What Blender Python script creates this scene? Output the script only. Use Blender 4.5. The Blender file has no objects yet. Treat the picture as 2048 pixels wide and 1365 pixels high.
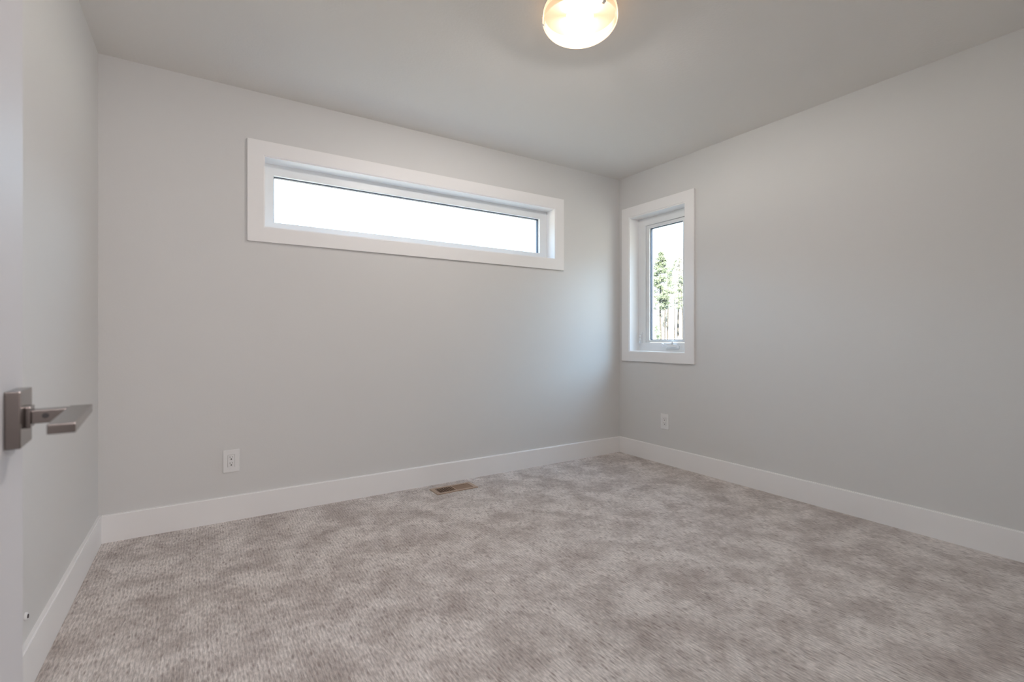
import bpy, bmesh, math, random
from mathutils import Vector, Matrix

SC = bpy.context.scene
COL = SC.collection

# ------------------------------------------------------------------ camera
XL, XR, YB, YF, H = -0.435, 3.1587, 3.1336, 0.08, 2.44     # room faces: left, right, back, front, ceiling
WT = 0.19                                                   # outer wall thickness
cam_d = bpy.data.cameras.new('camera')
cam = bpy.data.objects.new('camera', cam_d); COL.objects.link(cam)
cam.location = (0, 0, 1.0264)
cam.rotation_euler = (math.radians(90), 0, -0.57033)
cam_d.sensor_width = 36.0
cam_d.lens = 966.5 * 36 / 2048
cam_d.shift_y = -7.5 / 2048
cam_d.clip_start = 0.02
cam_d.clip_end = 1000
cam_d.dof.use_dof = True
cam_d.dof.focus_distance = 3.2
cam_d.dof.aperture_fstop = 5.0
SC.camera = cam

# ------------------------------------------------------------------ sky, sun, exposure
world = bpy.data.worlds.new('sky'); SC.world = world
world.use_nodes = True
wn = world.node_tree; wn.nodes.clear()
w_out = wn.nodes.new('ShaderNodeOutputWorld')
w_bg = wn.nodes.new('ShaderNodeBackground')
w_tc = wn.nodes.new('ShaderNodeTexCoord')
w_sx = wn.nodes.new('ShaderNodeSeparateXYZ')
w_cr = wn.nodes.new('ShaderNodeValToRGB')
# hazy pale band behind the tree line, bright blue-white sky above it; the band reaches higher on the -y side
for k, (pos, col) in enumerate(((0.0, (0.15, 0.152, 0.154)), (0.15, (0.155, 0.165, 0.175)), (0.27, (0.54, 0.785, 1.02)), (1.0, (0.46, 0.66, 1.0)))):
    e = w_cr.color_ramp.elements[k] if k < 2 else w_cr.color_ramp.elements.new(pos)
    e.position = pos; e.color = (*col, 1)
w_mn = wn.nodes.new('ShaderNodeMath'); w_mn.operation = 'MINIMUM'; w_mn.inputs[1].default_value = 0.0
w_ma = wn.nodes.new('ShaderNodeMath'); w_ma.operation = 'MULTIPLY_ADD'; w_ma.inputs[1].default_value = 0.26
wn.links.new(w_sx.outputs['Y'], w_mn.inputs[0]); wn.links.new(w_mn.outputs[0], w_ma.inputs[0]); wn.links.new(w_sx.outputs['Z'], w_ma.inputs[2])
wn.links.new(w_tc.outputs['Generated'], w_sx.inputs[0])
wn.links.new(w_ma.outputs[0], w_cr.inputs[0])
wn.links.new(w_cr.outputs[0], w_bg.inputs['Color'])
# sky brightness boost added towards +x -y to light the back wall corner
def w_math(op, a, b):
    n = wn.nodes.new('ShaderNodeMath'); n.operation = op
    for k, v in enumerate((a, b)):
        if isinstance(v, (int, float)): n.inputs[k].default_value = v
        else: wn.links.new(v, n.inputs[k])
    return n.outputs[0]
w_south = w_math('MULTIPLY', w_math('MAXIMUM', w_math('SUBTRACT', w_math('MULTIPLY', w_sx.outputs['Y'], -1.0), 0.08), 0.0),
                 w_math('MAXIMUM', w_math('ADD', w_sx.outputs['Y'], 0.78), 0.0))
w_boost = w_math('MULTIPLY', w_south, w_math('MAXIMUM', w_sx.outputs['X'], 0.0))
w_str = w_math('MULTIPLY', w_math('ADD', w_math('MULTIPLY', w_boost, 18.0), 1.0), 9.6)
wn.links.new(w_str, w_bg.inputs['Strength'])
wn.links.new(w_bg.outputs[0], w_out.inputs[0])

def light(name, kind, loc, rot=(0, 0, 0), **kw):
    d = bpy.data.lights.new(name, kind)
    for k, v in kw.items():
        setattr(d, k, v)
    o = bpy.data.objects.new(name, d); COL.objects.link(o)
    o.location = loc; o.rotation_euler = rot
    return o
sun = light('sun', 'SUN', (0, 0, 30), energy=105.0, color=(1.0, 0.93, 0.82), angle=0.009)
sun.rotation_euler = Vector((0.58, 0.62, -0.60)).to_track_quat('-Z', 'Y').to_euler()
# sampling portals in the two window openings
po = light('window_portal', 'AREA', (1.36, YB + 0.185, 1.868), (math.radians(-90), 0, 0), shape='RECTANGLE', size=2.1, size_y=0.40)
po.data.cycles.is_portal = True
po = light('window_portal', 'AREA', (XR + 0.185, 2.715, 1.487), (0, math.radians(90), 0), shape='RECTANGLE', size=1.15, size_y=0.57)
po.data.cycles.is_portal = True

# unseen fill light added in the hall, shining in through the open doorway
hall = light('hall_fill_light', 'AREA', (0.60, YF - 1.42, 1.60), (math.radians(90), 0, 0), shape='RECTANGLE', size=1.3, size_y=1.1, energy=42.0, color=(1.0, 0.93, 0.94))

SC.view_settings.view_transform = 'Standard'
SC.view_settings.look = 'None'
SC.view_settings.gamma = 1.0
SC.view_settings.use_curve_mapping = False
SC.view_settings.exposure = 0.0
SC.cycles.use_denoising = True
SC.cycles.max_bounces = 14
SC.cycles.diffuse_bounces = 8
SC.cycles.transparent_max_bounces = 12
SC.cycles.sample_clamp_indirect = 12.0
SC.cycles.caustics_reflective = False
SC.cycles.caustics_refractive = False

# ------------------------------------------------------------------ materials
def mat(name, color, rough=0.5, metal=0.0, spec=0.5, bump=None):
    m = bpy.data.materials.new(name); m.use_nodes = True
    nt = m.node_tree; b = nt.nodes['Principled BSDF']
    b.inputs['Base Color'].default_value = (*color, 1)
    b.inputs['Roughness'].default_value = rough
    b.inputs['Metallic'].default_value = metal
    b.inputs['Specular IOR Level'].default_value = spec
    if bump:
        scale, strength, dist = bump
        tc = nt.nodes.new('ShaderNodeTexCoord')
        nz = nt.nodes.new('ShaderNodeTexNoise'); nz.inputs['Scale'].default_value = scale
        nz.inputs['Detail'].default_value = 3
        bp = nt.nodes.new('ShaderNodeBump'); bp.inputs['Strength'].default_value = strength
        bp.inputs['Distance'].default_value = dist
        nt.links.new(tc.outputs['Object'], nz.inputs['Vector'])
        nt.links.new(nz.outputs['Fac'], bp.inputs['Height'])
        nt.links.new(bp.outputs[0], b.inputs['Normal'])
    return m

M = {}
M['wall'] = mat('light_grey_paint', (0.685, 0.68, 0.67), 0.50, spec=0.25, bump=(140, 0.12, 0.002))
M['ceiling'] = mat('ceiling_paint', (0.77, 0.752, 0.725), 0.9, spec=0.2, bump=(90, 0.25, 0.003))
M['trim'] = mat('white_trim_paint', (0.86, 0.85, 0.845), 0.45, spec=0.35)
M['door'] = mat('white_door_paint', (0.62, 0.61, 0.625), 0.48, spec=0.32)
M['vinyl'] = mat('white_vinyl', (0.80, 0.815, 0.82), 0.35, spec=0.45)
M['plastic'] = mat('white_plastic', (0.80, 0.795, 0.79), 0.3)
M['slot'] = mat('dark_slot', (0.03, 0.026, 0.026), 0.6)
M['gasket'] = mat('dark_gasket', (0.05, 0.065, 0.10), 0.5)
M['nickel'] = mat('satin_nickel', (0.23, 0.20, 0.185), 0.22, metal=1.0)
M['register'] = mat('tan_metal', (0.42, 0.31, 0.235), 0.45, spec=0.4)
M['duct'] = mat('dark_duct', (0.09, 0.06, 0.045), 0.7)
M['hall'] = mat('hall_paint', (0.22, 0.19, 0.17), 0.6, spec=0.3)
M['bark'] = mat('tree_bark', (0.028, 0.025, 0.0225), 0.9, spec=0.1)
M['rubber'] = mat('dark_rubber', (0.05, 0.04, 0.045), 0.7)
M['post'] = mat('grey_post', (0.12, 0.12, 0.13), 0.8)
M['shield'] = mat('dark_shield', (0.03, 0.026, 0.022), 0.5, spec=0.2)
M['chrome'] = mat('lamp_metal', (0.75, 0.74, 0.72), 0.3, metal=1.0)

def leaf_mat(name, c1, c2):
    m = mat(name, c1, 0.7, spec=0.15)
    nt = m.node_tree; b = nt.nodes['Principled BSDF']
    tc = nt.nodes.new('ShaderNodeTexCoord')
    nz = nt.nodes.new('ShaderNodeTexNoise'); nz.inputs['Scale'].default_value = 0.8
    cr = nt.nodes.new('ShaderNodeValToRGB')
    cr.color_ramp.elements[0].position = 0.35; cr.color_ramp.elements[0].color = (*c1, 1)
    cr.color_ramp.elements[1].position = 0.65; cr.color_ramp.elements[1].color = (*c2, 1)
    nt.links.new(tc.outputs['Object'], nz.inputs['Vector'])
    nt.links.new(nz.outputs['Fac'], cr.inputs[0])
    nt.links.new(cr.outputs[0], b.inputs['Base Color'])
    return m
M['leaf_green'] = leaf_mat('green_needles', (0.055, 0.070, 0.046), (0.085, 0.102, 0.066))
M['leaf_pale'] = leaf_mat('pale_leaves', (0.080, 0.086, 0.068), (0.105, 0.10, 0.083))

# thin clear pane: mostly transparent, a little mirror at grazing angles
gm = bpy.data.materials.new('window_glass'); gm.use_nodes = True
nt = gm.node_tree; nt.nodes.clear()
o_ = nt.nodes.new('ShaderNodeOutputMaterial'); mx = nt.nodes.new('ShaderNodeMixShader')
tr = nt.nodes.new('ShaderNodeBsdfTransparent'); tr.inputs[0].default_value = (0.95, 0.97, 0.965, 1)
gl = nt.nodes.new('ShaderNodeBsdfGlossy'); gl.inputs['Roughness'].default_value = 0.0
fr = nt.nodes.new('ShaderNodeFresnel'); 
ge = nt.nodes.new('ShaderNodeNewGeometry'); ir = nt.nodes.new('ShaderNodeMath'); ir.operation = 'MULTIPLY_ADD'   # same air-to-glass mirror on both faces of the pane
ir.inputs[1].default_value = 1 / 1.45 - 1.45; ir.inputs[2].default_value = 1.45
nt.links.new(ge.outputs['Backfacing'], ir.inputs[0]); nt.links.new(ir.outputs[0], fr.inputs['IOR'])
nt.links.new(fr.outputs[0], mx.inputs[0]); nt.links.new(tr.outputs[0], mx.inputs[1])
nt.links.new(gl.outputs[0], mx.inputs[2]); nt.links.new(mx.outputs[0], o_.inputs[0])
M['glass'] = gm

# lamp bowl: lit frosted glass
lm = bpy.data.materials.new('lit_frosted_glass'); lm.use_nodes = True
nt = lm.node_tree; nt.nodes.clear()
o_ = nt.nodes.new('ShaderNodeOutputMaterial'); ad = nt.nodes.new('ShaderNodeAddShader'); ad2 = nt.nodes.new('ShaderNodeAddShader')
tp = nt.nodes.new('ShaderNodeBsdfTransparent'); tp.inputs[0].default_value = (0.95, 0.93, 0.90, 1)
tl = nt.nodes.new('ShaderNodeBsdfTranslucent'); tl.inputs[0].default_value = (0.0065, 0.005, 0.0036, 1)
em = nt.nodes.new('ShaderNodeEmission'); em.inputs[0].default_value = (1.0, 0.67, 0.40, 1); em.inputs[1].default_value = 0.95
nt.links.new(tp.outputs[0], ad.inputs[0]); nt.links.new(tl.outputs[0], ad.inputs[1])
nt.links.new(ad.outputs[0], ad2.inputs[0]); nt.links.new(em.outputs[0], ad2.inputs[1])
nt.links.new(ad2.outputs[0], o_.inputs[0])
M['bowl'] = lm
bm_ = bpy.data.materials.new('lit_bulb'); bm_.use_nodes = True
b = bm_.node_tree.nodes['Principled BSDF']
b.inputs['Emission Color'].default_value = (1, 0.75, 0.45, 1); b.inputs['Emission Strength'].default_value = 12
M['bulb'] = bm_

# carpet: cut-and-loop pile in rows along the room's depth, brown flecks, brushed patches
cm = bpy.data.materials.new('carpet_pile'); cm.use_nodes = True
nt = cm.node_tree; N = nt.nodes; L = nt.links; b = N['Principled BSDF']
def node(t, **kw):
    n = N.new(t)
    for k, v in kw.items():
        if hasattr(n, k): setattr(n, k, v)
        else: n.inputs[k].default_value = v
    return n
tc = node('ShaderNodeTexCoord')
# warp a little so the rows wander
wz = node('ShaderNodeTexNoise', Scale=9.0, Detail=2.0)
L.new(tc.outputs['Object'], wz.inputs['Vector'])
wa = node('ShaderNodeVectorMath', operation='MULTIPLY_ADD'); wa.inputs[1].default_value = (0.014, 0.014, 0); 
L.new(wz.outputs['Color'], wa.inputs[0]); L.new(tc.outputs['Object'], wa.inputs[2])
mp = node('ShaderNodeMapping'); mp.inputs['Scale'].default_value = (110, 34, 1)
L.new(wa.outputs[0], mp.inputs['Vector'])
# per-row offset: each row is a cell column, its dashes come from a stretched voronoi
vo = node('ShaderNodeTexVoronoi', Scale=1.0, Randomness=0.75)
L.new(mp.outputs[0], vo.inputs['Vector'])
sep = node('ShaderNodeSeparateColor'); L.new(vo.outputs['Color'], sep.inputs[0])
fleck = node('ShaderNodeMapRange'); fleck.inputs['From Min'].default_value = 0.42; fleck.inputs['From Max'].default_value = 0.95
L.new(sep.outputs[0], fleck.inputs['Value'])
dd = node('ShaderNodeMapRange'); dd.inputs['From Min'].default_value = 0.05; dd.inputs['From Max'].default_value = 0.70
dd.inputs['To Min'].default_value = 1.0; dd.inputs['To Max'].default_value = 0.0
L.new(vo.outputs['Distance'], dd.inputs['Value'])
fl = node('ShaderNodeMath', operation='MULTIPLY'); L.new(fleck.outputs[0], fl.inputs[0]); L.new(dd.outputs[0], fl.inputs[1])
# rows
sx = node('ShaderNodeSeparateXYZ'); L.new(wa.outputs[0], sx.inputs[0])
rm = node('ShaderNodeMath', operation='MULTIPLY'); rm.inputs[1].default_value = 78 * 2 * math.pi / 1.0
L.new(sx.outputs['X'], rm.inputs[0])
rs = node('ShaderNodeMath', operation='SINE'); L.new(rm.outputs[0], rs.inputs[0])
# fine yarn noise
fz = node('ShaderNodeTexNoise', Scale=1.0, Detail=3.0)
mp2 = node('ShaderNodeMapping'); mp2.inputs['Scale'].default_value = (230, 40, 100)
L.new(tc.outputs['Object'], mp2.inputs['Vector']); L.new(mp2.outputs[0], fz.inputs['Vector'])
# brushed patches, hand-sized, plus a broader drift
p1 = node('ShaderNodeTexNoise', Scale=5.0, Detail=6.0, Roughness=0.68, Distortion=0.25)
L.new(tc.outputs['Object'], p1.inputs['Vector'])
pr = node('ShaderNodeMapRange'); pr.inputs['From Min'].default_value = 0.37; pr.inputs['From Max'].default_value = 0.60
L.new(p1.outputs['Fac'], pr.inputs['Value'])
base = node('ShaderNodeMix', data_type='RGBA')
base.inputs['A'].default_value = (0.455, 0.40, 0.37, 1)
base.inputs['B'].default_value = (0.71, 0.655, 0.62, 1)
L.new(pr.outputs[0], base.inputs['Factor'])
fine = node('ShaderNodeMapRange'); fine.inputs['From Min'].default_value = 0.3; fine.inputs['From Max'].default_value = 0.7
fine.inputs['To Min'].default_value = 0.74; fine.inputs['To Max'].default_value = 1.24
L.new(fz.outputs['Fac'], fine.inputs['Value'])
rr = node('ShaderNodeMath', operation='MULTIPLY_ADD'); rr.inputs[1].default_value = 0.085; L.new(rs.outputs[0], rr.inputs[0]); L.new(fine.outputs[0], rr.inputs[2])
sc_ = node('ShaderNodeVectorMath', operation='SCALE'); L.new(base.outputs['Result'], sc_.inputs[0]); L.new(rr.outputs[0], sc_.inputs['Scale'])
flm = node('ShaderNodeMix', data_type='RGBA'); flm.inputs['B'].default_value = (0.26, 0.20, 0.18, 1)
fls = node('ShaderNodeMath', operation='MULTIPLY'); fls.inputs[1].default_value = 0.85; L.new(fl.outputs[0], fls.inputs[0])
L.new(fls.outputs[0], flm.inputs['Factor']); L.new(sc_.outputs[0], flm.inputs['A'])
L.new(flm.outputs['Result'], b.inputs['Base Color'])
b.inputs['Roughness'].default_value = 1.0; b.inputs['Specular IOR Level'].default_value = 0.05
b.inputs['Sheen Weight'].default_value = 0.15
hgt = node('ShaderNodeMath', operation='MULTIPLY_ADD'); hgt.inputs[1].default_value = -0.8
L.new(fl.outputs[0], hgt.inputs[0]); L.new(rr.outputs[0], hgt.inputs[2])
bp = node('ShaderNodeBump', Strength=0.6, Distance=0.006); L.new(hgt.outputs[0], bp.inputs['Height'])
L.new(bp.outputs[0], b.inputs['Normal'])
M['carpet'] = cm

# outdoor ground: dry pale soil and grass
gd = mat('dry_ground', (0.45, 0.41, 0.33), 0.95, spec=0.1)
nt = gd.node_tree; b = nt.nodes['Principled BSDF']
tc = nt.nodes.new('ShaderNodeTexCoord'); nz = nt.nodes.new('ShaderNodeTexNoise'); nz.inputs['Scale'].default_value = 0.4; nz.inputs['Detail'].default_value = 6
cr = nt.nodes.new('ShaderNodeValToRGB')
cr.color_ramp.elements[0].position = 0.35; cr.color_ramp.elements[0].color = (0.17, 0.16, 0.137, 1)
cr.color_ramp.elements[1].position = 0.65; cr.color_ramp.elements[1].color = (0.235, 0.22, 0.19, 1)
nt.links.new(tc.outputs['Object'], nz.inputs['Vector']); nt.links.new(nz.outputs['Fac'], cr.inputs[0]); nt.links.new(cr.outputs[0], b.inputs['Base Color'])
M['ground'] = gd

# ------------------------------------------------------------------ mesh helpers
def add_box(bm, x0, x1, y0, y1, z0, z1, bev=0.0, seg=2):
    b2 = bmesh.new()
    bmesh.ops.create_cube(b2, size=1.0)
    for v in b2.verts:
        v.co = Vector((x0 + (v.co.x + .5) * (x1 - x0), y0 + (v.co.y + .5) * (y1 - y0), z0 + (v.co.z + .5) * (z1 - z0)))
    if bev > 0:
        bmesh.ops.bevel(b2, geom=b2.edges[:], offset=bev, segments=seg, affect='EDGES', profile=0.7)
    merge(bm, b2)

def merge(bm, b2, mtx=None):
    if mtx is not None:
        bmesh.ops.transform(b2, matrix=mtx, verts=b2.verts[:])
    me = bpy.data.meshes.new('tmp'); b2.to_mesh(me); b2.free()
    bm.from_mesh(me); bpy.data.meshes.remove(me)

def add_cyl(bm, p0, p1, r0, r1=None, seg=20):
    r1 = r0 if r1 is None else r1
    p0, p1 = Vector(p0), Vector(p1)
    d = p1 - p0
    b2 = bmesh.new()
    bmesh.ops.create_cone(b2, cap_ends=True, segments=seg, radius1=r0, radius2=r1, depth=d.length)
    q = d.to_track_quat('Z', 'Y').to_matrix().to_4x4()
    merge(bm, b2, Matrix.Translation((p0 + p1) / 2) @ q)

def add_lathe(bm, prof, center, seg=48):
    rings = []
    cx, cy, cz = center
    for r, z in prof:
        if r < 1e-6:
            rings.append([bm.verts.new((cx, cy, cz + z))])
        else:
            rings.append([bm.verts.new((cx + r * math.cos(2 * math.pi * k / seg), cy + r * math.sin(2 * math.pi * k / seg), cz + z)) for k in range(seg)])
    for a, c in zip(rings, rings[1:]):
        for k in range(seg):
            j = (k + 1) % seg
            if len(a) == 1 and len(c) == 1: continue
            if len(a) == 1: bm.faces.new((a[0], c[k], c[j]))
            elif len(c) == 1: bm.faces.new((a[k], a[j], c[0]))
            else: bm.faces.new((a[k], a[j], c[j], c[k]))

def obj(name, bm, material, parent=None, smooth=False, recalc=True):
    if recalc:
        bmesh.ops.recalc_face_normals(bm, faces=bm.faces[:])
    me = bpy.data.meshes.new(name); bm.to_mesh(me); bm.free()
    me.materials.append(material)
    if smooth:
        for p in me.polygons: p.use_smooth = True
    o = bpy.data.objects.new(name, me); COL.objects.link(o)
    if parent is not None:
        o.parent = parent
        # geometry is written in world space: keep it there
        o.matrix_parent_inverse = parent.matrix_world.inverted() if parent.parent is None else Matrix.Identity(4)
    return o

def thing(name, label, cat, loc, group=None):
    o = bpy.data.objects.new(name, None); COL.objects.link(o)
    o.empty_display_size = 0.1
    o.location = loc; o.matrix_world = Matrix.Translation(loc)
    o['label'] = label; o['category'] = cat
    if group: o['group'] = group
    return o

def tag(o, label, cat, group=None):
    o['label'] = label; o['category'] = cat
    if group: o['group'] = group
    return o

def struct(name, bm, material, label=None, cat=None, smooth=False):
    o = obj(name, bm, material, smooth=smooth); o['kind'] = 'structure'
    o['label'] = label; o['category'] = cat
    return o

def struct_empty(name, label, cat, loc):
    o = thing(name, label, cat, loc); o['kind'] = 'structure'
    return o

def panel(us, vs, w0, w1, holes, P):
    """slab over the grid us x vs, w0..w1 thick; cells in holes (i, j) are left open."""
    bm = bmesh.new(); cache = {}
    def V(i, j, k):
        key = (i, j, k)
        if key not in cache: cache[key] = bm.verts.new(P(us[i], (w0, w1)[k], vs[j]))
        return cache[key]
    solid = lambda i, j: 0 <= i < len(us) - 1 and 0 <= j < len(vs) - 1 and (i, j) not in holes
    for i in range(len(us) - 1):
        for j in range(len(vs) - 1):
            if not solid(i, j): continue
            for k in (0, 1):
                bm.faces.new((V(i, j, k), V(i + 1, j, k), V(i + 1, j + 1, k), V(i, j + 1, k)))
            for di, dj, (a, c) in ((-1, 0, ((i, j), (i, j + 1))), (1, 0, ((i + 1, j), (i + 1, j + 1))), (0, -1, ((i, j), (i + 1, j))), (0, 1, ((i, j + 1), (i + 1, j + 1)))):
                if not solid(i + di, j + dj):
                    bm.faces.new((V(*a, 0), V(*c, 0), V(*c, 1), V(*a, 1)))
    return bm

def ring(bm, u0, u1, v0, v1, wl, wr, wb, wt, w0, w1, P, bev=0.0):
    """rectangular frame, outer u0..u1 x v0..v1, member widths left, right, bottom, top, from depth w0 to w1."""
    b2 = bmesh.new()
    out = [(u0, v0), (u1, v0), (u1, v1), (u0, v1)]
    inn = [(u0 + wl, v0 + wb), (u1 - wr, v0 + wb), (u1 - wr, v1 - wt), (u0 + wl, v1 - wt)]
    vo0 = [b2.verts.new(P(u, w0, v)) for u, v in out]; vi0 = [b2.verts.new(P(u, w0, v)) for u, v in inn]
    vo1 = [b2.verts.new(P(u, w1, v)) for u, v in out]; vi1 = [b2.verts.new(P(u, w1, v)) for u, v in inn]
    hard = []
    for k in range(4):
        j = (k + 1) % 4
        b2.faces.new((vo0[k], vo0[j], vi0[j], vi0[k])); b2.faces.new((vo1[k], vi1[k], vi1[j], vo1[j]))
        b2.faces.new((vo0[k], vo1[k], vo1[j], vo0[j])); b2.faces.new((vi0[k], vi0[j], vi1[j], vi1[k]))
    if bev > 0:
        b2.edges.ensure_lookup_table()
        mit = {frozenset((a, c)) for a, c in list(zip(vo0, vi0)) + list(zip(vo1, vi1))}
        es = [e for e in b2.edges if frozenset(e.verts) not in mit]
        bmesh.ops.bevel(b2, geom=es, offset=bev, segments=2, affect='EDGES', profile=0.6)
    merge(bm, b2)

PX = lambda u, w, v: Vector((u, YB + w, v))       # back wall: u = x, w = outwards
PY = lambda u, w, v: Vector((XR + w, u, v))       # right wall: u = y
PF = lambda u, w, v: Vector((u, YF - w, v))       # front wall
PL = lambda u, w, v: Vector((XL - w, u, v))       # left wall

# ------------------------------------------------------------------ setting: shell
W1 = dict(u0=0.2945, u1=2.4285, v0=1.655, v1=2.082)          # rough opening, long window
W2 = dict(u0=2.418, u1=3.012, v0=0.896, v1=2.078)            # rough opening, tall window
YH = -1.45                                                    # far side of the hall behind the camera

o = struct('wall_back', panel([XL - WT, W1['u0'], W1['u1'], XR + WT], [-0.06, W1['v0'], W1['v1'], H], 0.0, WT, {(1, 1)}, PX), M['wall'], 'light grey painted wall holding the long horizontal window', 'wall')
o = struct('wall_right', panel([YF - 0.12, W2['u0'], W2['u1'], YB], [-0.06, W2['v0'], W2['v1'], H], 0.0, WT, {(1, 1)}, PY), M['wall'], 'light grey painted wall holding the tall narrow window', 'wall')
o = struct('wall_left', panel([YF - 0.12, YB], [-0.06, H], 0.0, WT, set(), PL), M['wall'], 'light grey windowless wall behind the open door', 'wall')
DX0, DX1, DZ = -0.118, 0.66, 2.05
o = struct('wall_front', panel([XL, DX0 - 0.02, DX1 + 0.02, XR], [-0.06, DZ + 0.02, H], 0.0, 0.12, {(1, 0)}, PF), M['wall'], 'light grey wall with the doorway the camera stands in', 'wall')
bm = bmesh.new(); add_box(bm, XL - 1.6, XR + WT, YH - 0.12, YH, -0.06, H)
add_box(bm, XL - 1.72, XL - 1.6, YH - 0.12, YF - 0.12, -0.06, H); add_box(bm, XR + WT, XR + WT + 0.12, YH - 0.12, YF - 0.12, -0.06, H)
add_box(bm, XL - 1.72, XL - WT, YF - 0.12, YF, -0.06, H)
struct('wall_hall', bm, M['hall'], 'plain wall of the hall behind the doorway', 'wall')
bm = bmesh.new(); add_box(bm, XL - WT, XR + WT, YF - 0.12, YB + WT, H, H + 0.2)
struct('ceiling', bm, M['ceiling'], 'flat pale grey ceiling with fine texture', 'ceiling')

bm = bmesh.new(); add_box(bm, XL - 1.72, XR + WT, YH - 0.12, YB + WT, H + 0.2, 4.1)  # unseen mass added so the ground near the windows falls in shade
struct('shade_roof', bm, M['hall'], 'unseen flat mass added above the room to cast the house shadow', 'shade_roof')

# floor with an opening for the register
VX0, VX1, VY0, VY1 = 1.312, 1.562, 2.920, 3.016
PZ = lambda u, w, v: Vector((u, v, -w))
struct('floor', panel([XL - WT, VX0, VX1, XR + WT], [YF - 0.12, VY0, VY1, YB + WT], 0.0, 0.06, {(1, 1)}, PZ), M['carpet'], 'beige grey flecked wall to wall carpet', 'floor')

bm = bmesh.new(); add_box(bm, XL - 1.72, XR + WT + .12, YH - 0.12, YF - 0.12, -0.06, 0.0)
struct('floor_hall', bm, M['hall'], 'floor of the hall behind the doorway', 'floor')
bm = bmesh.new(); add_box(bm, XL - 1.72, XR + WT + .12, YH - 0.12, YF - 0.12, H, H + 0.2)
struct('ceiling_hall', bm, M['hall'], 'ceiling of the hall behind the doorway', 'ceiling')

# doorway lining and casing (behind and beside the camera)
bm = bmesh.new()
add_box(bm, DX0 - 0.02, DX0, YF - 0.12, YF, 0, DZ); add_box(bm, DX1, DX1 + 0.02, YF - 0.12, YF, 0, DZ)
add_box(bm, DX0 - 0.02, DX1 + 0.02, YF - 0.12, YF, DZ, DZ + 0.02)
struct('trim_1', bm, M['trim'], 'white lining of the doorway the camera stands in', 'door frame')

# baseboards
def baseboard(name, x0, x1, y0, y1, label, edge):
    bm = bmesh.new()
    add_box(bm, x0, x1, y0, y1, 0, 0.138)
    tops = [e for e in bm.edges if all(v.co.z > 0.13 for v in e.verts) and all(abs((v.co.x if edge[0] == 'x' else v.co.y) - edge[1]) < 1e-5 for v in e.verts)]
    bmesh.ops.bevel(bm, geom=tops, offset=0.004, segments=3, affect='EDGES')
    return struct(name, bm, M['trim'], label, 'baseboard')
BT = 0.015
baseboard('baseboard_back', XL + BT, XR - BT, YB - BT, YB, 'tall flat white baseboard under the long window', ('y', YB - BT))
baseboard('baseboard_right', XR - BT, XR, YF + BT, YB, 'tall flat white baseboard under the tall window', ('x', XR - BT))
baseboard('baseboard_left', XL, XL + BT, YF, YB, 'tall flat white baseboard along the wall behind the open door', ('x', XL + BT))
baseboard('baseboard_front', DX1 + 0.02, XR - BT, YF, YF + BT, 'tall flat white baseboard on the doorway wall', ('y', YF + BT))

# ------------------------------------------------------------------ windows
def window_base(name, label, loc, P, R, cas, fr_w, glass_w):
    """cas: casing outer rect and width; fr_w: frame member widths."""
    root = struct_empty(name, label, 'window', loc)
    c0, c1, d0, d1, cw = cas
    bm = bmesh.new(); ring(bm, c0, c1, d0, d1, cw, cw, cw, cw, -0.018, 0.0, P, 0.0018)
    obj('casing', bm, M['trim'], root)
    bm = bmesh.new(); ring(bm, R['u0'], R['u1'], R['v0'], R['v1'], .012, .012, .012, .012, -0.012, 0.10, P, 0.0012)
    obj('jamb_lining', bm, M['trim'], root)
    i0, i1, j0, j1 = R['u0'] + .0005, R['u1'] - .0005, R['v0'] + .0005, R['v1'] - .0005
    bm = bmesh.new(); ring(bm, i0, i1, j0, j1, *[f + .0115 for f in fr_w], 0.10, 0.175, P, 0.0025)
    frame = obj('window_frame', bm, M['vinyl'], root)
    return root, (R['u0'] + .012 + fr_w[0], R['u1'] - .012 - fr_w[1], R['v0'] + .012 + fr_w[2], R['v1'] - .012 - fr_w[3])

def pane(root, P, g0, g1, h0, h1, w):
    bm = bmesh.new()
    b2 = bmesh.new()
    vs = [b2.verts.new(P(u, ww, v)) for ww in (w, w + .003) for u, v in ((g0, h0), (g1, h0), (g1, h1), (g0, h1))]
    for f in ((0, 1, 2, 3), (7, 6, 5, 4), (0, 4, 5, 1), (1, 5, 6, 2), (2, 6, 7, 3), (3, 7, 4, 0)):
        b2.faces.new([vs[k] for k in f])
    merge(bm, b2)
    return obj('window_pane', bm, M['glass'], root)

# long high window
root, (a0, a1, b0, b1) = window_base('window_1', 'long low horizontal window with white casing high on the wall', (1.36, YB, 1.58), PX, W1, (0.216, 2.507, 1.577, 2.160, 0.0845), (0.058, 0.070, 0.054, 0.066), 0.13)
bm = bmesh.new(); ring(bm, a0 - .004, a1 + .004, b0 - .004, b1 + .004, .009, .009, .009, .009, 0.124, 0.146, PX)
obj('glazing_gasket', bm, M['gasket'], root)
pane(root, PX, a0, a1, b0, b1, 0.135)

# tall casement window
root, (a0, a1, b0, b1) = window_base('window_2', 'tall narrow casement window with white casing near the corner', (XR, 2.715, 0.82), PY, W2, (2.341, 3.089, 0.820, 2.159, 0.0835), (0.076, 0.076, 0.072, 0.066), 0.13)
bm = bmesh.new(); ring(bm, a0 + .002, a1 - .002, b0 + .002, b1 - .002, .034, .034, .020, .026, 0.112, 0.165, PY, 0.003)
obj('sash', bm, M['vinyl'], root)
s0, s1, t0, t1 = a0 + .036, a1 - .036, b0 + .022, b1 - .028
bm = bmesh.new(); ring(bm, s0 - .004, s1 + .004, t0 - .004, t1 + .004, .009, .009, .009, .009, 0.126, 0.146, PY)
obj('glazing_gasket', bm, M['gasket'], root)
pane(root, PY, s0, s1, t0, t1, 0.137)
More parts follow.
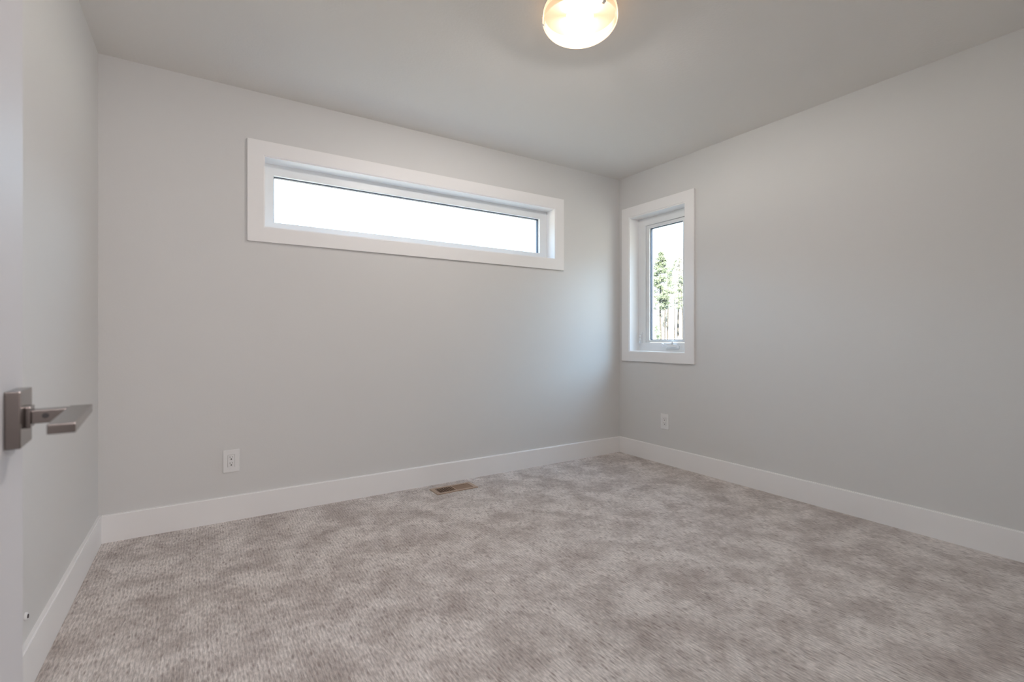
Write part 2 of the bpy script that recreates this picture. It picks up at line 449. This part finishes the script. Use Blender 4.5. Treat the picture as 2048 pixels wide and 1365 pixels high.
# folding crank on the bottom rail
xf = XR + 0.10
cy_, cz_ = 2.630, 0.948
bm = bmesh.new()
add_box(bm, xf - 0.018, xf, cy_ - 0.070, cy_ + 0.062, cz_ - 0.015, cz_ + 0.009, 0.007, 3)
add_box(bm, xf - 0.034, xf - 0.008, cy_ - 0.050, cy_ + 0.040, cz_ - 0.008, cz_ + 0.022, 0.010, 3)
crank = obj('crank_housing', bm, M['vinyl'], root, smooth=False)
bm = bmesh.new()
add_cyl(bm, (xf - 0.026, cy_ - 0.012, cz_ + 0.018), (xf - 0.026, cy_ - 0.018, cz_ + 0.050), 0.010, 0.006, 14)
add_cyl(bm, (xf - 0.030, cy_ - 0.012, cz_ + 0.024), (xf - 0.036, cy_ + 0.070, cz_ + 0.016), 0.007, 0.006, 12)
b2 = bmesh.new(); bmesh.ops.create_uvsphere(b2, u_segments=14, v_segments=10, radius=0.013)
merge(bm, b2, Matrix.Translation((xf - 0.036, cy_ + 0.076, cz_ + 0.016)))
obj('crank_handle', bm, M['vinyl'], root, smooth=True)
# sash lock lever on the stile by the corner
bm = bmesh.new()
ly = 2.962
add_box(bm, xf - 0.008, xf, ly - 0.012, ly + 0.012, 0.975, 1.075, 0.003)
obj('lock_plate', bm, M['vinyl'], root)
bm = bmesh.new()
pts = [(-0.010, 1.062, .006), (-0.020, 1.045, .0075), (-0.026, 1.020, .008), (-0.028, 0.995, .008), (-0.030, 0.972, .006)]
for (w0_, z0_, r0_), (w1_, z1_, r1_) in zip(pts, pts[1:]):
    add_cyl(bm, (xf + w0_, ly, z0_), (xf + w1_, ly, z1_), r0_, r1_, 14)
add_cyl(bm, (xf, ly, 1.060), (xf - 0.014, ly, 1.060), .009, .008, 14)
obj('lock_lever', bm, M['vinyl'], root, smooth=True)

# ------------------------------------------------------------------ open door with lever
door = struct_empty('door_1', 'white flush door standing open at the left edge', 'door', (DX0, YF, 0))
DF = -0.181                                     # room-side face of the leaf
EY = 0.826                                      # free edge
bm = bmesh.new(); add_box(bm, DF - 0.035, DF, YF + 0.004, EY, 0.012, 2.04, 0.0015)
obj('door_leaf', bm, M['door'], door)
for z in (0.25, 1.02, 1.80):
    bm = bmesh.new(); add_cyl(bm, (DF + 0.006, YF + 0.002, z - 0.045), (DF + 0.006, YF + 0.002, z + 0.045), 0.006)
    obj('hinge', bm, M['nickel'], door)
RC, ZC, RH = 0.7605, 0.936, 0.0312
bm = bmesh.new(); add_box(bm, DF, DF + 0.013, RC - RH, RC + RH, ZC - RH, ZC + RH, 0.0012)
handle = obj('door_handle', bm, M['nickel'], door)
handle['label'] = 'square satin nickel lever handle'
bm = bmesh.new(); add_box(bm, DF + 0.013, DF + 0.018, RC - 0.0125, RC + 0.0125, ZC - 0.012, ZC + 0.012, 0.001)
add_box(bm, DF + 0.018, -0.1335, RC - 0.011, RC + 0.011, ZC - 0.0075, ZC + 0.0075, 0.001)
obj('handle_neck', bm, M['nickel'], handle)
bm = bmesh.new(); add_cyl(bm, (-0.151, RC - 0.0116, ZC + 0.001), (-0.151, RC - 0.0104, ZC + 0.001), 0.003, seg=14)
obj('set_screw', bm, M['slot'], handle)
bm = bmesh.new(); add_box(bm, -0.1325, -0.1120, 0.612, RC + 0.0115, ZC - 0.001, ZC + 0.0085, 0.001)
obj('lever', bm, M['nickel'], handle)
bm = bmesh.new(); add_box(bm, DF - 0.048, DF - 0.035, RC - RH, RC + RH, ZC - RH, ZC + RH, 0.0012)
add_box(bm, DF - 0.085, DF - 0.048, RC - 0.011, RC + 0.011, ZC - 0.0075, ZC + 0.0075, 0.001)
add_box(bm, DF - 0.105, DF - 0.080, 0.612, RC + 0.0115, ZC - 0.001, ZC + 0.0085, 0.001)
obj('door_handle', bm, M['nickel'], door)
bm = bmesh.new(); add_box(bm, DF - 0.030, DF - 0.005, EY - 0.0005, EY + 0.001, ZC - 0.028, ZC + 0.028)
obj('latch_plate', bm, M['nickel'], door)

door.matrix_world = Matrix.Translation((DF, RC, 0)) @ Matrix.Rotation(math.radians(3.9), 4, 'Z') @ Matrix.Translation((-DF, -RC, 0)) @ door.matrix_world

# small round fitting low on the left wall
t = thing('wall_grommet', 'tiny round white cable grommet low on wall just past the door edge', 'grommet', (XL, 1.955, 0.21))
bm = bmesh.new()
prof = [(0.0045, 0.0), (0.0115, 0.0), (0.0115, 0.003), (0.0095, 0.006), (0.0062, 0.006), (0.0045, 0.004), (0.0045, 0.0)]
add_lathe(bm, prof, (0, 0, 0), 28)
bmesh.ops.transform(bm, matrix=Matrix.Translation((XL, 1.955, 0.21)) @ Matrix.Rotation(math.radians(90), 4, 'Y'), verts=bm.verts[:])
obj('grommet_ring', bm, M['plastic'], t, smooth=False)
bm = bmesh.new(); add_cyl(bm, (XL, 1.955, 0.21), (XL + 0.0075, 1.955, 0.21), 0.0058, seg=20)
q = obj('grommet_core', bm, M['rubber'], t); q['label'] = 'dark core'

# ------------------------------------------------------------------ wall outlets
def outlet(P, u, v, sgn, label, loc):
    t = thing('wall_outlet', label, 'outlet', loc, 'white wall outlets')
    def pb(name, du0, du1, dv0, dv1, w0, w1, m, par, bev=0.0):
        bm = bmesh.new(); b2 = bmesh.new()
        bmesh.ops.create_cube(b2, size=1.0)
        for q in b2.verts:
            uu = u + sgn * (du0 + (q.co.x + .5) * (du1 - du0)); ww = w0 + (q.co.y + .5) * (w1 - w0); vv = v + dv0 + (q.co.z + .5) * (dv1 - dv0)
            q.co = P(uu, ww, vv)
        if bev: bmesh.ops.bevel(b2, geom=b2.edges[:], offset=bev, segments=2, affect='EDGES')
        merge(bm, b2)
        return obj(name, bm, m, par)
    # plate with a rectangular opening, the receptacle sits in it
    bm = bmesh.new(); ring(bm, u - .0395, u + .0395, v - .0625, v + .0625, .0225, .0225, .0285, .0285, -0.0062, 0.0, P, 0.0022)
    obj('cover_plate', bm, M['plastic'], t)
    rc = pb('receptacle', -.0163, .0163, -.0333, .0333, -0.0070, 0.0, M['plastic'], t, 0.001)
    for dv in (0.0165, -0.0165):
        pb('blade_slot', -.0072, -.0052, dv + .001, dv + .0095, -0.0073, -0.0066, M['slot'], rc)
        pb('blade_slot', .0052, .0068, dv + .002, dv + .0090, -0.0073, -0.0066, M['slot'], rc)
        bm = bmesh.new(); c = P(u, -0.0076, v + dv - .0058); c2 = P(u, -0.0064, v + dv - .0058)
        add_cyl(bm, c, c2, 0.0036, seg=16)
        obj('ground_hole', bm, M['slot'], rc)
    for dv in (0.048, -0.048):
        bm = bmesh.new(); add_cyl(bm, P(u, -0.0068, v + dv), P(u, -0.004, v + dv), 0.003, seg=14)
        obj('cover_screw', bm, M['plastic'], t)
    return t
outlet(PX, 0.138, 0.333, 1, 'white outlet low on the wall under the left end of the long window', (0.138, YB, 0.27))
outlet(PY, 2.627, 0.344, -1, 'white outlet low on the wall under the tall window', (XR, 2.627, 0.28))

# ------------------------------------------------------------------ floor register
t = thing('floor_register', 'tan metal floor register set in the carpet by the baseboard', 'floor vent', (1.437, 2.968, 0.0))
PZU = lambda u, w, v: Vector((u, v, w))
bm = bmesh.new(); ring(bm, 1.287, 1.587, 2.900, 3.036, .028, .028, .022, .022, 0.0, 0.006, PZU, 0.002)
obj('register_frame', bm, M['register'], t)
bm = bmesh.new()
n = 15
for k in range(n):
    x = 1.315 + (1.559 - 1.315) * (k + 0.5) / n
    b2 = bmesh.new(); bmesh.ops.create_cube(b2, size=1.0)
    bmesh.ops.transform(b2, matrix=Matrix.Translation((x, 2.968, -0.001)) @ Matrix.Rotation(math.radians(-18 if x < 1.437 else 42), 4, 'Y') @ Matrix.Diagonal((0.0022, 0.096, 0.0135, 1)), verts=b2.verts[:])
    merge(bm, b2)
add_box(bm, 1.433, 1.441, 2.920, 3.016, -0.006, 0.0045)
obj('louvers', bm, M['register'], t)
bm = bmesh.new()
b2 = bmesh.new(); bmesh.ops.create_cube(b2, size=1.0)
up = [f for f in b2.faces if f.normal.z > 0.9]; bmesh.ops.delete(b2, geom=up, context='FACES')
bmesh.ops.transform(b2, matrix=Matrix.Translation((1.437, 2.968, -0.0405)) @ Matrix.Diagonal((0.2496, 0.0956, 0.075, 1)), verts=b2.verts[:])
merge(bm, b2)
q = obj('duct_boot', bm, M['duct'], t); q['label'] = 'dark duct below the louvers'

# ------------------------------------------------------------------ ceiling lamp
LX, LY = 1.362, 1.585
t = thing('ceiling_lamp', 'lit round frosted glass bowl lamp on the ceiling', 'ceiling light', (LX, LY, H))
bm = bmesh.new(); add_lathe(bm, [(0, 0), (0.150, 0), (0.153, -0.004), (0.153, -0.010), (0, -0.010)], (LX, LY, H))
obj('canopy', bm, M['trim'], t)
bm = bmesh.new(); add_lathe(bm, [(0.1540, -0.060), (0.150, -0.034), (0, -0.034), (0, -0.0305), (0.1535, -0.0305), (0.1555, -0.060), (0.1540, -0.060)], (LX, LY, H))  # dark shield added inside the bowl to keep bulb light off the ceiling
obj('bulb_shield', bm, M['shield'], t)
RB, ZR, DP = 0.160, H - 0.050, 0.083
bm = bmesh.new()
prof = [(0.154, 0.040), (0.1565, 0.030), (0.159, 0.012)]
for k in range(0, 23):
    a = math.radians(90 * k / 22)
    prof.append((RB * math.cos(a) ** 0.92 if k < 22 else 0.0, -DP * math.sin(a)))
add_lathe(bm, prof, (LX, LY, ZR), 72)
bowl = obj('glass_bowl', bm, M['bowl'], t, smooth=True)
for k in range(3):
    a = math.radians(179 + 120 * k) - 0.57033
    ca, sa = math.cos(a), math.sin(a)
    bm = bmesh.new()
    for (r0, z0, r1, z1) in ((0.158, -0.040, RB + 0.005, -0.042), (RB + 0.004, -0.040, RB + 0.002, -0.072), (RB + 0.002, -0.072, RB - 0.010, -0.076)):
        b2 = bmesh.new(); bmesh.ops.create_cube(b2, size=1.0)
        d = Vector((r1 - r0, 0, z1 - z0)); Lg = d.length
        mt = Matrix.Translation((LX, LY, H)) @ Matrix.Rotation(a, 4, 'Z') @ Matrix.Translation(((r0 + r1) / 2, 0, (z0 + z1) / 2)) @ d.to_track_quat('X', 'Z').to_matrix().to_4x4() @ Matrix.Diagonal((Lg, 0.012, 0.0015, 1))
        merge(bm, b2, mt)
    obj('bowl_clip', bm, M['plastic'], t)
for k in (0, 1):
    dx = (-1, 1)[k] * 0.045
    bm = bmesh.new(); b2 = bmesh.new(); bmesh.ops.create_uvsphere(b2, u_segments=20, v_segments=12, radius=0.022)
    merge(bm, b2, Matrix.Translation((LX + dx * 0.84, LY - dx * 0.54, H - 0.066)))
    add_cyl(bm, (LX + dx * .84, LY - dx * .54, H - 0.034), (LX + dx * .84, LY - dx * .54, H - 0.050), 0.013)
    obj('bulb', bm, M['bulb'], t, smooth=True)
lp = light('bulb_light', 'POINT', (LX, LY, H - 0.066), energy=47.0, color=(1.0, 0.963, 0.955), shadow_soft_size=0.03)
lp.parent = t; lp.matrix_parent_inverse = t.matrix_world.inverted()

# ------------------------------------------------------------------ outdoors
def gz(x, y):
    r = math.hypot(x - 1.4, y - 1.5)
    s = min(max((r - 15) / 85, 0), 1)
    return -0.45 + 0.87 * s
bm = bmesh.new()
rads = [0, 3, 6, 10, 15, 20, 30, 40, 55, 70, 85, 100, 115, 140, 200, 320]
seg = 72; prev = None
for r in rads:
    if r == 0:
        cur = [bm.verts.new((1.4, 1.5, gz(1.4, 1.5)))]
    else:
        cur = [bm.verts.new((1.4 + r * math.cos(2 * math.pi * k / seg), 1.5 + r * math.sin(2 * math.pi * k / seg), gz(1.4 + r, 1.5))) for k in range(seg)]
    if prev:
        for k in range(seg):
            j = (k + 1) % seg
            bm.faces.new((prev[0], cur[k], cur[j]) if len(prev) == 1 else (prev[k], cur[k], cur[j], prev[j]))
    prev = cur
g = struct('ground', bm, M['ground'], 'pale sunlit dry ground outside the windows', 'ground', smooth=True)

def leaf_tuft(bm, c, s, rng):
    """a small irregular four-sided clump of needles."""
    pts = []
    for d in ((1, 0, -.4), (-.5, .87, -.4), (-.5, -.87, -.4), (0, 0, .9)):
        pts.append(bm.verts.new((c[0] + s * d[0] * rng.uniform(.4, 1.4), c[1] + s * d[1] * rng.uniform(.4, 1.4), c[2] + s * d[2] * rng.uniform(.3, 1.0))))
    for f in ((0, 1, 2), (0, 1, 3), (1, 2, 3), (2, 0, 3)):
        bm.faces.new([pts[k] for k in f])

def tree(x, y, h, r, lean, crown0, crown_r, n_branch, tufts, ts, leaf, label, seed, name='tree', bend=0.0, shape='cone'):
    rng = random.Random(seed)
    z0 = gz(x, y)
    t = thing(name, label, 'tree', (x, y, z0), 'trees seen through the tall window')
    side = Vector((math.cos(0.57), -math.sin(0.57), 0))
    def axis(s):
        return Vector((x, y, z0 - 0.1)) + side * (lean * h * s + bend * h * s ** 3) + Vector((math.sin(9 * s + seed) * .08, math.cos(7 * s + seed) * .08, h * s * (1 - abs(bend) * .35 * s * s)))
    bm = bmesh.new()
    K = 10
    for k in range(K):
        s0, s1 = k / K, (k + 1) / K
        add_cyl(bm, axis(s0), axis(s1), r * (1 - .8 * s0), r * (1 - .8 * s1), 8)
    tips = []
    for k in range(n_branch):
        s = crown0 + (1 - crown0) * (k + rng.random() * .8) / n_branch
        f = (s - crown0) / (1 - crown0)
        ln = crown_r * ((1 - f) ** .7 + .08 if shape == 'cone' else math.sin(math.pi * (f * .85 + .12))) * rng.uniform(.5, 1.1)
        a = rng.uniform(0, 2 * math.pi)
        p0 = axis(s); p1 = p0 + Vector((math.cos(a), math.sin(a), rng.uniform(-.15, .35))) * ln
        add_cyl(bm, p0, p1, r * .22 * (1 - .6 * s), r * .07, 5)
        tips.append((p0, p1))
    obj('trunk', bm, M['bark'], t)
    bm = bmesh.new()
    for k in range(int(tufts * 4.2)):
        p0, p1 = rng.choice(tips)
        c = p0.lerp(p1, rng.uniform(.3, 1.08)) + Vector((rng.gauss(0, 1), rng.gauss(0, 1), rng.gauss(0, .8))) * ts * 1.3
        leaf_tuft(bm, c, ts * 0.68 * rng.uniform(.6, 1.3), rng)
    obj('foliage', bm, M[leaf], t)
    return t

AX = Vector((math.sin(0.57033), math.cos(0.57033), 0)); SD = Vector((math.cos(0.57033), -math.sin(0.57033), 0))
def far(depth, side):
    p = AX * depth + SD * side
    return p.x, p.y
x, y = far(88, 27.1); tree(x, y, 16.2, .16, -.012, .36, 2.7, 54, 1500, .20, 'leaf_green', 'dense green conifer, leftmost tall tree seen through the tall window', 3)
x, y = far(97, 31.3); tree(x, y, 15.0, .15, .0, .45, 1.5, 22, 240, .17, 'leaf_green', 'slim bare trunked tree right of the dense green conifer', 11)
x, y = far(119, 40.1); tree(x, y, 15.2, .14, -.005, .55, 1.3, 14, 130, .18, 'leaf_pale', 'shortest slim tree, third trunk from the conifer', 5)
x, y = far(105, 36.1); tree(x, y, 18.0, .21, .012, .42, 2.0, 26, 320, .19, 'leaf_pale', 'darkest straight trunk among the trees beyond the tall window', 23)
x, y = far(98, 34.75); tree(x, y, 13.2, .13, -.04, .5, 1.5, 18, 240, .19, 'leaf_green', 'leaning slim tree nearest the right edge of the glass', 31)
x, y = far(112, 35.4); tree(x, y, 19.5, .13, .0, .60, 1.3, 20, 230, .19, 'leaf_green', 'tall tree whose thin top bends over to the right', 41, bend=.14)
x, y = far(127, 45.2); tree(x, y, 19.0, .16, .0, .35, 2.2, 26, 380, .22, 'leaf_pale', 'pale feathery tree standing behind the leaning one', 51, shape='round')
x, y = far(132, 41.8); tree(x, y, 14.5, .15, .01, .25, 2.4, 24, 420, .22, 'leaf_pale', 'pale rounded tree low behind the slim trunks', 61, shape='round')
x, y = far(82, 24.6); tree(x, y, 3.0, .06, .0, .1, .8, 18, 160, .12, 'leaf_green', 'small green shrub low at the left of the glass', 71, name='shrub', shape='round')
x, y = far(86, 29.6)
bm = bmesh.new(); z0 = gz(x, y); add_cyl(bm, (x, y, z0 - .05), (x, y, z0 + .75), .15, .15, 14); add_cyl(bm, (x, y, z0 + .75), (x, y, z0 + .84), .17, .12, 14)
tag(obj('ground_post', bm, M['post']), 'short dark grey post at the foot of the darkest trunk', 'post')
